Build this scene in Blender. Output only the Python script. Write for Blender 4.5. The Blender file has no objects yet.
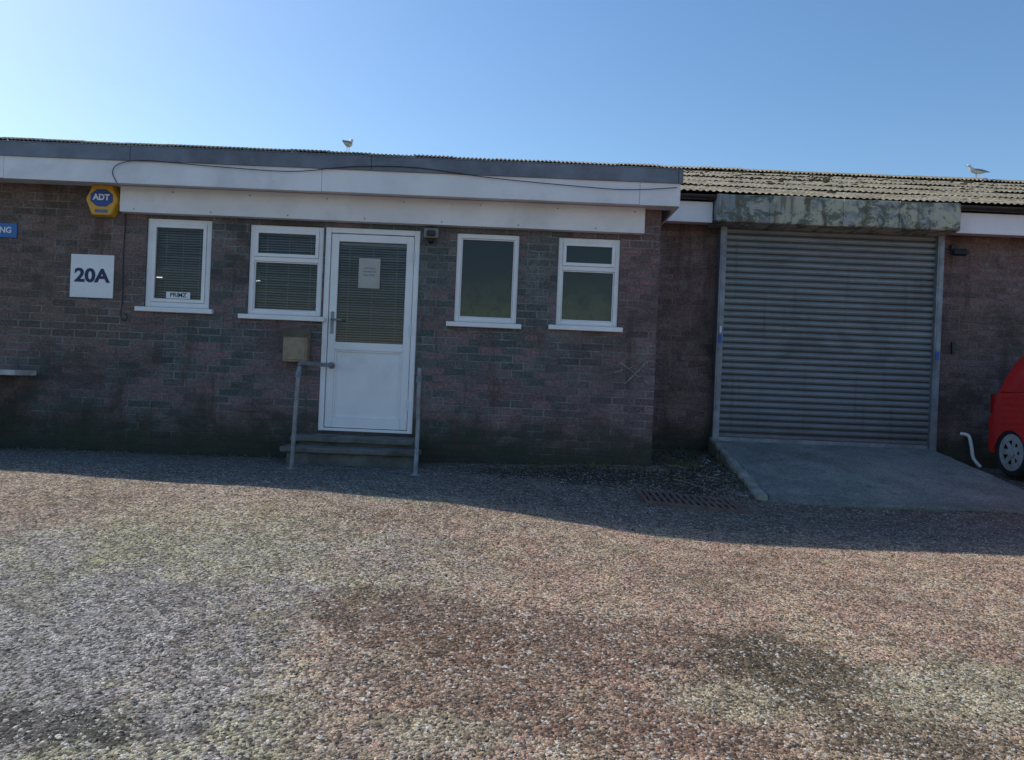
import bpy, bmesh, math, random
import numpy as np
from mathutils import Vector, Matrix, noise
random.seed(7); rng=np.random.default_rng(7)
S=bpy.context.scene
COL=S.collection

# ---------------------------------------------------------------- materials
def newmat(name):
    m=bpy.data.materials.new(name); m.use_nodes=True
    nt=m.node_tree; nt.nodes.clear()
    out=nt.nodes.new('ShaderNodeOutputMaterial')
    b=nt.nodes.new('ShaderNodeBsdfPrincipled')
    nt.links.new(b.outputs[0],out.inputs[0])
    return m,nt,b,out
class N:
    def __init__(s,nt): s.nt=nt
    def link(s,a,b): s.nt.links.new(a,b)
    def setv(s,sock,v):
        if v is None: return
        if isinstance(v,bpy.types.NodeSocket): s.link(v,sock)
        else:
            if sock.type=='RGBA' and len(v)==3: v=(*v,1)
            sock.default_value=v
    def geo(s):
        return s.nt.nodes.new('ShaderNodeNewGeometry').outputs['Position']
    def sep(s,v):
        n=s.nt.nodes.new('ShaderNodeSeparateXYZ'); s.link(v,n.inputs[0]); return n.outputs
    def comb(s,x=0,y=0,z=0):
        n=s.nt.nodes.new('ShaderNodeCombineXYZ')
        for i,v in enumerate((x,y,z)): s.setv(n.inputs[i],v)
        return n.outputs[0]
    def math(s,op,a,b=None,c=None,clamp=False):
        n=s.nt.nodes.new('ShaderNodeMath'); n.operation=op; n.use_clamp=clamp
        s.setv(n.inputs[0],a); s.setv(n.inputs[1],b); s.setv(n.inputs[2],c); return n.outputs[0]
    def vmath(s,op,a,b=None):
        n=s.nt.nodes.new('ShaderNodeVectorMath'); n.operation=op
        s.setv(n.inputs[0],a); s.setv(n.inputs[1],b); return n.outputs[0]
    def noise(s,v,scale,detail=4,rough=.55,dist=0,out='Fac'):
        n=s.nt.nodes.new('ShaderNodeTexNoise'); s.link(v,n.inputs['Vector'])
        n.inputs['Scale'].default_value=scale; n.inputs['Detail'].default_value=detail
        n.inputs['Roughness'].default_value=rough; n.inputs['Distortion'].default_value=dist
        return n.outputs[out]
    def vor(s,v,scale,feature='F1',out='Distance'):
        n=s.nt.nodes.new('ShaderNodeTexVoronoi'); n.feature=feature; s.link(v,n.inputs['Vector'])
        n.inputs['Scale'].default_value=scale; return n.outputs[out]
    def ramp(s,f,a,b):
        n=s.nt.nodes.new('ShaderNodeMapRange'); n.interpolation_type='SMOOTHSTEP'
        s.link(f,n.inputs[0]); n.inputs[1].default_value=a; n.inputs[2].default_value=b
        return n.outputs[0]
    def mix(s,f,a,b,mode='MIX'):
        n=s.nt.nodes.new('ShaderNodeMix'); n.data_type='RGBA'; n.blend_type=mode
        s.setv(n.inputs[0],f); s.setv(n.inputs[6],a); s.setv(n.inputs[7],b); return n.outputs[2]
    def bump(s,h,strength,dist,normal=None):
        n=s.nt.nodes.new('ShaderNodeBump'); s.link(h,n.inputs['Height'])
        n.inputs['Strength'].default_value=strength; n.inputs['Distance'].default_value=dist
        if normal is not None: s.link(normal,n.inputs['Normal'])
        return n.outputs[0]

def simple(name,col,rough=.6,metal=0,var=.25,scale=6,bump=.1,dirt=None,fine=60,spec=.5):
    m,nt,b,o=newmat(name); k=N(nt); p=k.geo()
    n1=k.noise(p,scale,5,.6); n2=k.noise(p,fine,3,.6)
    dark=tuple(c*(1-var) for c in col); lite=tuple(min(1,c*(1+var*.6)) for c in col)
    c=k.mix(k.ramp(n1,.3,.7),dark,lite)
    c=k.mix(k.math('MULTIPLY',k.ramp(n2,.4,.75),var*.8),c,dark)
    if dirt:
        n3=k.noise(p,scale*.6,7,.7,.5)
        c=k.mix(k.math('MULTIPLY',k.ramp(n3,.48,.7),dirt[1]),c,dirt[0])
    k.link(c,b.inputs['Base Color'])
    b.inputs['Roughness'].default_value=rough; b.inputs['Metallic'].default_value=metal
    b.inputs['Specular IOR Level'].default_value=spec
    if bump: k.link(k.bump(n2,bump,.01),b.inputs['Normal'])
    return m

def brick_mat(name,axis,left,cenA,cenB,right,mort):
    m,nt,b,o=newmat(name); k=N(nt); p=k.geo(); xyz=k.sep(p)
    h=xyz[0] if axis=='x' else xyz[1]
    wobc=k.sep(k.noise(p,11,2,.5,0,'Color'))
    v2=k.comb(k.math('ADD',h,k.math('MULTIPLY',wobc[0],.012)),k.math('ADD',xyz[2],k.math('MULTIPLY',wobc[1],.009)),0.0)
    br=nt.nodes.new('ShaderNodeTexBrick'); k.link(v2,br.inputs['Vector'])
    br.inputs['Scale'].default_value=1; br.inputs['Brick Width'].default_value=.225
    br.inputs['Row Height'].default_value=.075; br.inputs['Mortar Size'].default_value=.007
    br.inputs['Mortar Smooth'].default_value=.25; br.inputs['Bias'].default_value=0
    br.inputs['Color1'].default_value=(0,0,0,1); br.inputs['Color2'].default_value=(1,1,1,1); br.inputs['Mortar'].default_value=(.5,.5,.5,1)
    per=k.sep(br.outputs['Color'])[0]
    big=k.noise(p,.8,4,.6,.3); mid=k.noise(p,3.3,6,.72,.5)
    bm_=k.math('ADD',k.math('MULTIPLY',big,.6),k.math('MULTIPLY',mid,.4))
    pt=k.math('ADD',k.math('MULTIPLY',bm_,.88),k.math('MULTIPLY',per,.12))
    c=k.mix(k.ramp(pt,.43,.57),cenA,cenB)
    xe=k.math('ADD',h,k.math('MULTIPLY',big,2.4))
    if axis=='x':
        up=k.ramp(k.math('ADD',xyz[2],k.math('MULTIPLY',mid,.8)),.9,1.7)
        c=k.mix(k.math('MULTIPLY',k.ramp(xe,-1.9,-3.2),k.math('MULTIPLY',up,.85)),c,left)
        c=k.mix(k.math('MULTIPLY',k.ramp(xe,1.0,2.4),.75),c,right)
    c=k.mix(.6,c,k.mix(per,(.5,.5,.52),(1.35,1.28,1.28)),'MULTIPLY')
    fine=k.noise(p,42,5,.75)
    c=k.mix(.8,c,k.mix(k.ramp(fine,.3,.7),(.45,.45,.45),(1.55,1.55,1.55)),'MULTIPLY')
    effn=k.noise(p,1.7,8,.78,.9)
    c=k.mix(k.math('MULTIPLY',k.ramp(effn,.54,.68),.38),c,(.27,.28,.265))
    mf=br.outputs['Fac']
    mc=k.mix(k.ramp(mid,.35,.65),mort,tuple(x*.45 for x in mort))
    c=k.mix(k.math('MULTIPLY',mf,.9),c,mc)
    dm=k.noise(k.vmath('ADD',p,(7,1,3)),1.1,7,.7,.6)
    c=k.mix(k.math('MULTIPLY',k.ramp(dm,.50,.66),.6),c,(.055,.05,.043))
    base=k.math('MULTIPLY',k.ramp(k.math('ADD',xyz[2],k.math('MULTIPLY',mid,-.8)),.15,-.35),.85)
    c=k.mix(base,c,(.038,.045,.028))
    strk=k.noise(k.comb(k.math('MULTIPLY',h,3.0),k.math('MULTIPLY',xyz[2],.4),0.0),1.5,5,.65)
    c=k.mix(k.math('MULTIPLY',k.ramp(strk,.54,.68),.6),c,(.08,.055,.04))
    k.link(c,b.inputs['Base Color']); b.inputs['Roughness'].default_value=.9
    b.inputs['Specular IOR Level'].default_value=.2
    hgt=k.math('ADD',k.math('MULTIPLY',mf,-1),k.math('MULTIPLY',fine,.6))
    hgt=k.math('ADD',hgt,k.math('MULTIPLY',per,.25))
    k.link(k.bump(hgt,.9,.008),b.inputs['Normal'])
    return m
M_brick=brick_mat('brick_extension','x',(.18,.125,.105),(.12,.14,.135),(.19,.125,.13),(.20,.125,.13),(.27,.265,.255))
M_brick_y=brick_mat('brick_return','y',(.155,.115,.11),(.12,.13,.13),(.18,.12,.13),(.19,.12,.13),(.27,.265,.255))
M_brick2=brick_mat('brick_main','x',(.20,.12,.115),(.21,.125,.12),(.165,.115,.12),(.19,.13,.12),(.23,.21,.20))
M_white=simple('white_upvc',(.80,.80,.82),.35,0,.05,3,.02,((.42,.41,.38),.25))
M_fascia=simple('painted_fascia',(.78,.77,.80),.5,0,.08,2,.05,((.42,.42,.42),.4))
M_felt=simple('roof_felt_edge',(.17,.195,.24),.7,0,.3,3,.1,((.08,.085,.09),.5))
M_dark=simple('dark_interior',(.03,.032,.035),.9,0,.2)  # near-black colour gives the backing sheets the shade of unlit rooms
M_blind=simple('blind_slats',(.36,.38,.40),.6,0,.15)
M_conc=simple('old_concrete',(.24,.24,.22),.95,0,.35,4,.6,((.09,.095,.07),.7))
M_stone=simple('rubble_stone',(.15,.145,.13),.95,0,.35,9,.6,((.05,.045,.03),.7))
M_step=simple('step_concrete',(.15,.15,.14),.95,0,.35,6,.6,((.05,.055,.035),.85))
M_galv=simple('galvanised_tube',(.25,.27,.28),.55,.35,.3,12,.1,((.16,.10,.07),.55))
M_black=simple('black_plastic',(.02,.02,.022),.5)
M_cable=simple('cable',(.03,.03,.035),.6)
M_lead=simple('guide_metal',(.27,.30,.33),.6,.3,.3,7,.2,((.16,.10,.07),.45))

def shutter_mat():
    m,nt,b,o=newmat('roller_slats'); k=N(nt); p=k.geo(); x=k.sep(p)
    n=k.noise(k.comb(x[0],0.0,k.math('MULTIPLY',x[2],6)),2.2,5,.6)
    c=k.mix(k.ramp(n,.3,.7),(.20,.225,.235),(.27,.295,.305))
    d=k.ramp(k.noise(p,1.4,7,.7,.4),.48,.70)
    c=k.mix(k.math('MULTIPLY',d,.45),c,(.13,.13,.125))
    st=k.ramp(k.noise(k.comb(k.math('MULTIPLY',x[0],9),k.math('MULTIPLY',x[2],.5),0.0),1.5,4,.6),.56,.7)
    c=k.mix(k.math('MULTIPLY',st,.35),c,(.12,.11,.10))
    ph=k.math('FRACT',k.math('DIVIDE',k.math('SUBTRACT',x[2],.205),.077))
    gr=k.math('ADD',k.ramp(ph,.16,.04),k.ramp(ph,.86,.98))
    c=k.mix(k.math('MULTIPLY',gr,.8,clamp=True),c,(.05,.05,.048))
    low=k.math('MULTIPLY',k.ramp(x[2],.75,.1),k.noise(p,7,5,.7))
    c=k.mix(k.math('MULTIPLY',low,.9),c,(.10,.085,.075))
    k.link(c,b.inputs['Base Color']); b.inputs['Roughness'].default_value=.55; b.inputs['Metallic'].default_value=.2
    return m
M_shut=shutter_mat()
def hood_mat():
    m,nt,b,o=newmat('weathered_hood'); k=N(nt); p=k.geo(); x=k.sep(p)
    c=k.mix(k.ramp(k.noise(p,3,5,.6),.35,.65),(.22,.26,.26),(.36,.385,.37))
    xr=k.ramp(k.math('ADD',x[0],k.math('MULTIPLY',k.noise(p,3,3),1.2)),3.0,4.0)
    pm=k.math('MULTIPLY',k.ramp(k.noise(p,5,5,.65,.8),.42,.50),xr)
    c=k.mix(k.math('MULTIPLY',pm,.9),c,(.46,.45,.33))
    pm2=k.ramp(k.noise(k.vmath('ADD',p,(4,2,7)),5,6,.75,.7),.50,.57)
    c=k.mix(k.math('MULTIPLY',pm2,.85),c,(.085,.11,.075))
    st=k.ramp(k.noise(k.comb(k.math('MULTIPLY',x[0],6),k.math('MULTIPLY',x[2],.6),0.0),2,4,.6),.53,.64)
    c=k.mix(k.math('MULTIPLY',st,.65),c,(.11,.085,.055))
    k.link(c,b.inputs['Base Color']); b.inputs['Roughness'].default_value=.8
    k.link(k.bump(k.noise(p,12,5,.6),.4,.02),b.inputs['Normal'])
    return m
M_hood=hood_mat()
def roof_mat():
    m,nt,b,o=newmat('corrugated_roof'); k=N(nt); p=k.geo(); x=k.sep(p)
    c=k.mix(k.ramp(k.noise(p,2.0,6,.7),.35,.65),(.18,.155,.11),(.34,.30,.21))
    c=k.mix(k.math('MULTIPLY',k.ramp(k.noise(p,5,7,.85,.7),.50,.58),.8),c,(.095,.09,.055))
    c=k.mix(k.math('MULTIPLY',k.ramp(k.noise(p,16,5,.75),.53,.6),.75),c,(.52,.46,.31))
    k.link(c,b.inputs['Base Color']); b.inputs['Roughness'].default_value=.95
    k.link(k.bump(k.noise(p,30,5,.7),.9,.03),b.inputs['Normal'])
    return m
M_roof=roof_mat()
def glass_mat(name,trans=.8,rough=.02):
    m=bpy.data.materials.new(name); m.use_nodes=True; nt=m.node_tree; nt.nodes.clear(); k=N(nt)
    out=nt.nodes.new('ShaderNodeOutputMaterial')
    tr=nt.nodes.new('ShaderNodeBsdfTransparent'); tr.inputs[0].default_value=(trans,trans,trans,1)
    gl=nt.nodes.new('ShaderNodeBsdfGlossy'); gl.inputs['Roughness'].default_value=rough
    fr=nt.nodes.new('ShaderNodeFresnel'); fr.inputs[0].default_value=1.5
    mx=nt.nodes.new('ShaderNodeMixShader'); k.link(fr.outputs[0],mx.inputs[0]); k.link(tr.outputs[0],mx.inputs[1]); k.link(gl.outputs[0],mx.inputs[2])
    k.link(mx.outputs[0],out.inputs[0])
    return m
M_glass=glass_mat('window_glass')
def frosted():
    m,nt,b,o=newmat('obscured_glass'); k=N(nt); p=k.geo(); x=k.sep(p)
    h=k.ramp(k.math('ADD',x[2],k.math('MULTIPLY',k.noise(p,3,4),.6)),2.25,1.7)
    c=k.mix(h,(.02,.03,.032),(.08,.09,.05))  # reflection painted into the glass colour: dark above, olive lower down
    c=k.mix(k.math('MULTIPLY',k.ramp(k.noise(p,9,6,.7,.6),.42,.66),.6),c,(.022,.028,.022))
    k.link(c,b.inputs['Base Color']); b.inputs['Roughness'].default_value=.15; b.inputs['Specular IOR Level'].default_value=.4
    k.link(k.bump(k.noise(p,60,3),.15,.005),b.inputs['Normal'])
    return m
M_frost=frosted()

# ---------------------------------------------------------------- mesh helpers
def empty(name,loc=(0,0,0)):
    e=bpy.data.objects.new(name,None); COL.objects.link(e); e.location=loc; e.empty_display_size=.2; return e
def mk(name,bm,mat,parent=None,smooth=False):
    me=bpy.data.meshes.new(name); bm.normal_update(); bm.to_mesh(me); bm.free()
    for mm in (mat if isinstance(mat,(list,tuple)) else [mat]): me.materials.append(mm)
    if smooth:
        for f in me.polygons: f.use_smooth=True
    o=bpy.data.objects.new(name,me); COL.objects.link(o)
    if parent: o.parent=parent; o.matrix_parent_inverse=Matrix.Translation(parent.location).inverted()
    return o
def addbox(bm,x0,x1,y0,y1,z0,z1,bev=0,mi=0):
    r=bmesh.ops.create_cube(bm,size=1)
    vs=r['verts']
    for v in vs: v.co=Vector(((x0+x1)/2+v.co.x*(x1-x0),(y0+y1)/2+v.co.y*(y1-y0),(z0+z1)/2+v.co.z*(z1-z0)))
    fs=set(f for v in vs for f in v.link_faces)
    for f in fs: f.material_index=mi
    if bev:
        es=list(set(e for v in vs for e in v.link_edges))
        r=bmesh.ops.bevel(bm,geom=es,offset=bev,segments=2,affect='EDGES',profile=.5)
        for f in r['faces']: f.material_index=mi
def box(name,x0,x1,y0,y1,z0,z1,mat,parent=None,bev=0):
    bm=bmesh.new(); addbox(bm,x0,x1,y0,y1,z0,z1,bev); return mk(name,bm,mat,parent)
def tube(bm,pts,r,seg=10,mi=0,caps=True):
    pts=[Vector(p) for p in pts]; rings=[]; up=Vector((0.13,.21,1)).normalized()
    rr=r if isinstance(r,(list,tuple)) else [r]*len(pts)
    for i,p in enumerate(pts):
        t=(pts[min(i+1,len(pts)-1)]-pts[max(i-1,0)]).normalized()
        a=t.cross(up); 
        if a.length<1e-3: a=t.cross(Vector((1,0,0)))
        a.normalize(); b2=t.cross(a)
        rings.append([bm.verts.new(p+(a*math.cos(q)+b2*math.sin(q))*rr[i]) for q in [2*math.pi*j/seg for j in range(seg)]])
    for i in range(len(rings)-1):
        for j in range(seg):
            f=bm.faces.new((rings[i][j],rings[i][(j+1)%seg],rings[i+1][(j+1)%seg],rings[i+1][j])); f.material_index=mi; f.smooth=True
    if caps:
        for rg in (rings[0],rings[-1]):
            f=bm.faces.new(rg); f.material_index=mi
def spline(pts,n=8):
    P=[Vector(p) for p in pts]; P=[P[0]]+P+[P[-1]]; out=[]
    for i in range(1,len(P)-2):
        for j in range(n):
            t=j/n; a,b,c,d=P[i-1],P[i],P[i+1],P[i+2]
            out.append(.5*((2*b)+(c-a)*t+(2*a-5*b+4*c-d)*t*t+(3*b-a-3*c+d)*t**3))
    out.append(P[-2]); return out
def text(name,s,loc,size,mat,parent,off=.0,ext=.002,rot=(math.pi/2,0,0),align='CENTER',sx=1):
    cu=bpy.data.curves.new(name,'FONT'); cu.body=s; cu.size=size; cu.align_x=align; cu.align_y='CENTER'; cu.offset=off; cu.extrude=ext
    o=bpy.data.objects.new(name+'_tmp',cu); COL.objects.link(o)
    dg=bpy.context.evaluated_depsgraph_get(); me=bpy.data.meshes.new_from_object(o.evaluated_get(dg))
    bpy.data.objects.remove(o)
    me.materials.clear(); me.materials.append(mat)
    ob=bpy.data.objects.new(name,me); COL.objects.link(ob); ob.parent=parent
    ob.matrix_parent_inverse=Matrix.Translation(parent.location).inverted()
    ob.location=loc; ob.rotation_euler=rot; ob.scale=(sx,1,1); return ob

# ---------------------------------------------------------------- ground
GX=[-60,-8,-5,-3.5,-1.45,-.4,.62,1.3,2.3,3.5,6,9,60]
GR={-60:[-1.2]*13,
 0:[-.55,-.55,-.55,-.56,-.58,-.6,-.62,-.63,-.65,-.65,-.65,-.65,-.65],
 2.5:[-.25,-.25,-.25,-.27,-.3,-.32,-.36,-.38,-.4,-.42,-.42,-.42,-.42],
 5.1:[.08,.08,.07,.05,.005,-.036,-.15,-.21,-.215,-.2,-.18,-.18,-.18],
 6.5:[-.01,-.01,-.02,-.02,-.04,-.06,-.11,-.15,-.23,-.24,-.16,-.12,-.1],
 7.5:[-.11,-.11,-.1,-.09,-.075,-.055,-.01,.02,-.06,-.12,-.08,-.05,-.05],
 9.1:[-.1,-.1,-.1,-.09,-.07,-.05,0,.04,.04,.02,-.03,-.03,-.03],
 60:[0]*13}
GY=sorted(GR)
G=np.array([GR[y] for y in GY],float)
def gz(x,y):
    x=min(max(x,GX[0]),GX[-1]); y=min(max(y,GY[0]),GY[-1])
    i=max(0,min(len(GX)-2,np.searchsorted(GX,x,'right')-1)); j=max(0,min(len(GY)-2,np.searchsorted(GY,y,'right')-1))
    tx=(x-GX[i])/(GX[i+1]-GX[i]); ty=(y-GY[j])/(GY[j+1]-GY[j])
    return (G[j,i]*(1-tx)+G[j,i+1]*tx)*(1-ty)+(G[j+1,i]*(1-tx)+G[j+1,i+1]*tx)*ty
def gsm(x,y):
    s=0
    for dx,dy in ((0,0),(.35,0),(-.35,0),(0,.35),(0,-.35)): s+=gz(x+dx,y+dy)
    z=s/5
    z+=.012*noise.noise(Vector((x*1.1,y*1.1,0)))+.007*noise.noise(Vector((x*3.7,y*3.7,2)))
    return z
xs=list(np.concatenate([[-400,-150,-60,-30,-18,-12],np.arange(-9,9.01,.1),[12,18,30,60,150,400]]))
ys=list(np.concatenate([[-400,-150,-60,-30,-15,-6,-2,0],np.arange(.5,9.61,.1),[12,18,30,60,150,400]]))
bm=bmesh.new(); V=[[bm.verts.new((x,y,gsm(x,y))) for x in xs] for y in ys]
for j in range(len(ys)-1):
    for i in range(len(xs)-1):
        bm.faces.new((V[j][i],V[j][i+1],V[j+1][i+1],V[j+1][i]))
def ground_mat():
    m,nt,b,o=newmat('worn_gravel_asphalt'); k=N(nt); p=k.geo(); x=k.sep(p)
    flat=k.comb(x[0],x[1],0.0)
    A=k.sep(k.noise(flat,2.1,7,.75,.6,'Color'))
    C=k.sep(k.noise(flat,.7,5,.65,.5,'Color'))
    F=k.sep(k.noise(flat,10,6,.8,.3,'Color'))
    M=lambda a,f: k.math('MULTIPLY',a,f)
    def blob(cx,cy,rx,ry,ch=0,rag=2.2,lo=.7,hi=1.2):
        dx=k.math('DIVIDE',k.math('SUBTRACT',x[0],cx),rx); dy=k.math('DIVIDE',k.math('SUBTRACT',x[1],cy),ry)
        r=k.math('SQRT',k.math('ADD',M(dx,dx),M(dy,dy)))
        r=k.math('ADD',r,M(k.math('SUBTRACT',A[ch],.5),rag))
        r=k.math('ADD',r,M(k.math('SUBTRACT',F[ch],.5),2.0))
        return k.ramp(r,hi,lo)
    grey=(.30,.285,.27); green=(.32,.31,.205); pink=(.42,.275,.205); tan=(.43,.34,.23)
    t=k.ramp(k.math('ADD',M(x[0],.30),k.math('ADD',M(C[0],1.1),M(A[0],.8))),.5,1.15)
    lf=k.mix(k.ramp(k.math('ADD',M(A[1],.6),M(F[2],.4)),.44,.58),grey,green)
    rt=k.mix(k.ramp(k.math('ADD',M(A[2],.5),M(F[0],.5)),.44,.58),pink,tan)
    c=k.mix(t,lf,rt)
    c=k.mix(M(blob(-2.9,4.7,2.6,.7,1),.7),c,(.40,.29,.205))
    c=k.mix(M(blob(-1.5,4.1,.9,.5,0),.45),c,(.34,.33,.22))
    c=k.mix(M(blob(-1.9,2.9,.9,.6,2),.55),c,(.26,.255,.265))
    c=k.mix(M(blob(-.32,3.2,.55,.34,0),.7),c,(.17,.105,.075))
    c=k.mix(M(blob(-.1,2.75,.5,.3,2),.6),c,(.22,.14,.10))
    c=k.mix(M(blob(.6,3.2,.6,.3,1),.65),c,(.19,.12,.09))
    c=k.mix(M(blob(.45,2.55,.5,.2,0),.6),c,(.22,.14,.10))
    c=k.mix(M(blob(1.2,3.05,.34,.38,2,2.4),.85),c,(.11,.095,.06))
    c=k.mix(M(blob(1.4,2.6,.3,.18,0),.75),c,(.12,.10,.065))
    c=k.mix(M(blob(1.9,2.95,.45,.3,1,1.6),.7),c,(.38,.37,.25))
    c=k.mix(M(blob(.86,2.75,.22,.15,0,1.2),.65),c,(.38,.34,.23))
    c=k.mix(M(blob(-.2,2.42,.25,.1,1,1.2),.6),c,(.37,.33,.23))
    c=k.mix(M(blob(-1.4,2.3,.36,.11,0),.8),c,(.08,.078,.07))
    c=k.mix(M(k.ramp(C[1],.55,.64),.3),c,(.17,.12,.09))
    c=k.mix(M(k.ramp(k.math('ADD',x[1],k.math('ADD',M(A[0],1.0),M(F[0],.5))),5.6,6.3),.72),c,(.12,.118,.122))  # ground within the building's shadow is painted darker in the colour
    c=k.mix(M(blob(.9,7.0,1.3,.4,0),.8),c,(.045,.038,.026))
    c=k.mix(M(blob(2.1,8.0,.6,1.1,1),.85),c,(.05,.04,.026))
    vn=nt.nodes.new('ShaderNodeTexVoronoi'); k.link(k.vmath('ADD',flat,k.vmath('MULTIPLY',k.comb(F[0],F[1],0.0),(.01,.01,0))),vn.inputs['Vector']); vn.inputs['Scale'].default_value=88
    g=k.sep(vn.outputs['Color']); vd=vn.outputs['Distance']
    # a few bright stones, many mid, some dark
    c=k.mix(.95,c,k.mix(g[0],(.30,.30,.31),(1.6,1.57,1.5)),'MULTIPLY')
    c=k.mix(k.ramp(g[1],.90,.94),c,(.55,.53,.48))
    c=k.mix(M(k.ramp(g[2],.87,.9),.8),c,(.05,.045,.042))
    g2=k.noise(flat,170,3,.8)
    c=k.mix(.75,c,k.mix(k.ramp(g2,.38,.64),(.4,.4,.42),(1.6,1.58,1.54)),'MULTIPLY')
    c=k.mix(.6,c,k.mix(k.ramp(F[1],.38,.60),(.55,.53,.51),(1.35,1.35,1.35)),'MULTIPLY')
    k.link(c,b.inputs['Base Color']); b.inputs['Roughness'].default_value=.92; b.inputs['Specular IOR Level'].default_value=.2
    h=k.math('ADD',M(vd,-1.0),M(g2,.8)); h=k.math('ADD',h,M(F[0],1.6))
    k.link(k.bump(h,.75,.012),b.inputs['Normal'])
    return m
M_ground=ground_mat()
mk('ground',bm,M_ground,smooth=True)

def gravel(name,n,fn,mat,parent=None):
    bm=bmesh.new()
    base=[Vector(v) for v in ((1,0,0),(-1,0,0),(0,1,0),(0,-1,0),(0,0,1),(0,0,-1))]
    tri=[(0,2,4),(2,1,4),(1,3,4),(3,0,4),(2,0,5),(1,2,5),(3,1,5),(0,3,5)]
    for _ in range(n):
        x,y,s=fn(); a=random.random()*6.28; ca,sa=math.cos(a),math.sin(a)
        sx,sy,sz=s*random.uniform(.6,1.2),s*random.uniform(.6,1.2),s*random.uniform(.35,.7)
        z=gsm(x,y)+sz*.3; vs=[]
        for v in base:
            px,py,pz=v.x*sx+random.uniform(-.25,.25)*s,v.y*sy+random.uniform(-.25,.25)*s,v.z*sz
            vs.append(bm.verts.new((x+px*ca-py*sa,y+px*sa+py*ca,z+pz)))
        mi=random.choice((0,0,1,2))
        for t in tri:
            f=bm.faces.new([vs[i] for i in t]); f.material_index=mi
    return mk(name,bm,mat,parent)
def gf():
    y=1.8+4.0*random.random()**1.3; x=random.uniform(-.75,.75)*y
    return x,y,random.choice((.003,.0035,.004,.0045,.0055,.009 if random.random()<.2 else .004))
gravel('loose_gravel',18000,gf,[simple('stone_grey',(.38,.37,.33),.9),simple('stone_tan',(.50,.44,.34),.9),simple('stone_dark',(.13,.105,.095),.9)])

# ---------------------------------------------------------------- building
B=empty('brick_industrial_unit',(0,9,0))
def wall(name,x0,x1,z0,z1,y,ops,mat,depth=.14):
    bm=bmesh.new(); X=sorted({x0,x1,*[o[0] for o in ops],*[o[1] for o in ops]}); Z=sorted({z0,z1,*[o[2] for o in ops],*[o[3] for o in ops]})
    def q(*c): bm.faces.new([bm.verts.new(v) for v in c])
    for i in range(len(X)-1):
        for j in range(len(Z)-1):
            cx=(X[i]+X[i+1])/2; cz=(Z[j]+Z[j+1])/2
            if any(o[0]<cx<o[1] and o[2]<cz<o[3] for o in ops): continue
            q((X[i],y,Z[j]),(X[i+1],y,Z[j]),(X[i+1],y,Z[j+1]),(X[i],y,Z[j+1]))
            q((X[i],y+depth+.1,Z[j]),(X[i],y+depth+.1,Z[j+1]),(X[i+1],y+depth+.1,Z[j+1]),(X[i+1],y+depth+.1,Z[j]))
    for a,b_,c,d in ops:
        e=y+depth+.1
        q((a,y,c),(a,y,d),(a,e,d),(a,e,c)); q((b_,y,c),(b_,e,c),(b_,e,d),(b_,y,d))
        q((a,y,c),(a,e,c),(b_,e,c),(b_,y,c)); q((a,y,d),(b_,y,d),(b_,e,d),(a,e,d))
    return mk(name,bm,mat,B)
YW=7.5
wins=[(-3.71,-3.06,1.38,2.27),(-2.68,-1.94,1.35,2.25),(-.61,.02,1.36,2.25),(.41,1.03,1.37,2.25)]
door=(-1.925,-.975,.215,2.255)
wall('front_wall',-14,1.425,-.5,2.62,YW,wins+[door],M_brick)
bm=bmesh.new()
for c in [((1.425,7.5,-.5),(1.425,9.1,-.5),(1.425,9.1,2.62),(1.425,7.5,2.62))]: bm.faces.new([bm.verts.new(v) for v in c])
mk('return_wall',bm,M_brick_y,B)
bm=bmesh.new(); bm.faces.new([bm.verts.new(v) for v in ((-14,7.5,-.5),(-14,7.5,2.62),(-14,9.1,2.62),(-14,9.1,-.5))]); mk('end_wall',bm,M_brick_y,B)
YM=9.1
wall('main_wall',1.425,20,-.5,3.0,YM,[(2.45,5.07,.2,2.85)],M_brick2,.05)
bm=bmesh.new()
for xx in (-14,20):
    bm.faces.new([bm.verts.new(v) for v in ((xx,9.1,-.5),(xx,9.1,3.1),(xx,14,4.8),(xx,18.9,3.1),(xx,18.9,-.5))])
mk('gable_walls',bm,M_brick_y,B)
box('back_wall',-14,20,18.9,19.0,-.5,3.0,M_brick2,B)
box('flat_roof',-14.1,1.52,7.21,9.3,2.70,2.86,M_felt,B)
bm=bmesh.new(); xx=-14.1; 
while xx<1.5:
    x2=min(xx+3.05,1.536); addbox(bm,xx,x2-.003,7.185+random.uniform(-.001,.001),7.208,2.53+random.uniform(-.004,.004),2.752,.003); xx=x2
mk('white_fascia',bm,M_fascia,B)
box('side_fascia',1.521,1.542,7.21,9.1,2.53,2.75,M_fascia,B)
box('soffit',-14.1,1.52,7.21,7.499,2.56,2.58,M_fascia,B)
bm=bmesh.new()
xx=-14.12
while xx<1.54:
    x2=min(xx+random.uniform(2.2,3.0),1.56); dz=random.uniform(-.006,.006)
    addbox(bm,xx,x2-.004,7.165,7.184,2.745+dz,2.878+dz,.004)
    addbox(bm,xx,x2-.004,7.165,7.32,2.879+dz,2.889+dz,.002)
    xx=x2
mk('roof_edge_trim',bm,M_felt,B)
bm=bmesh.new(); addbox(bm,-3.94,1.245,7.40,7.497,2.30,2.555,.004); 
mk('lintel_board',bm,M_fascia,B)
bm=bmesh.new()
for i in range(14):
    X=-3.8+i*.38
    bmesh.ops.create_cone(bm,cap_ends=True,segments=8,radius1=.008,radius2=.006,depth=.006,matrix=Matrix.Translation((X,7.397,2.33+.18*(i%2)))@Matrix.Rotation(math.pi/2,4,'X'))
mk('board_screws',bm,M_lead,B)
box('main_fascia',1.545,2.27,8.80,8.83,2.744,2.985,M_fascia,B,.003)
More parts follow.
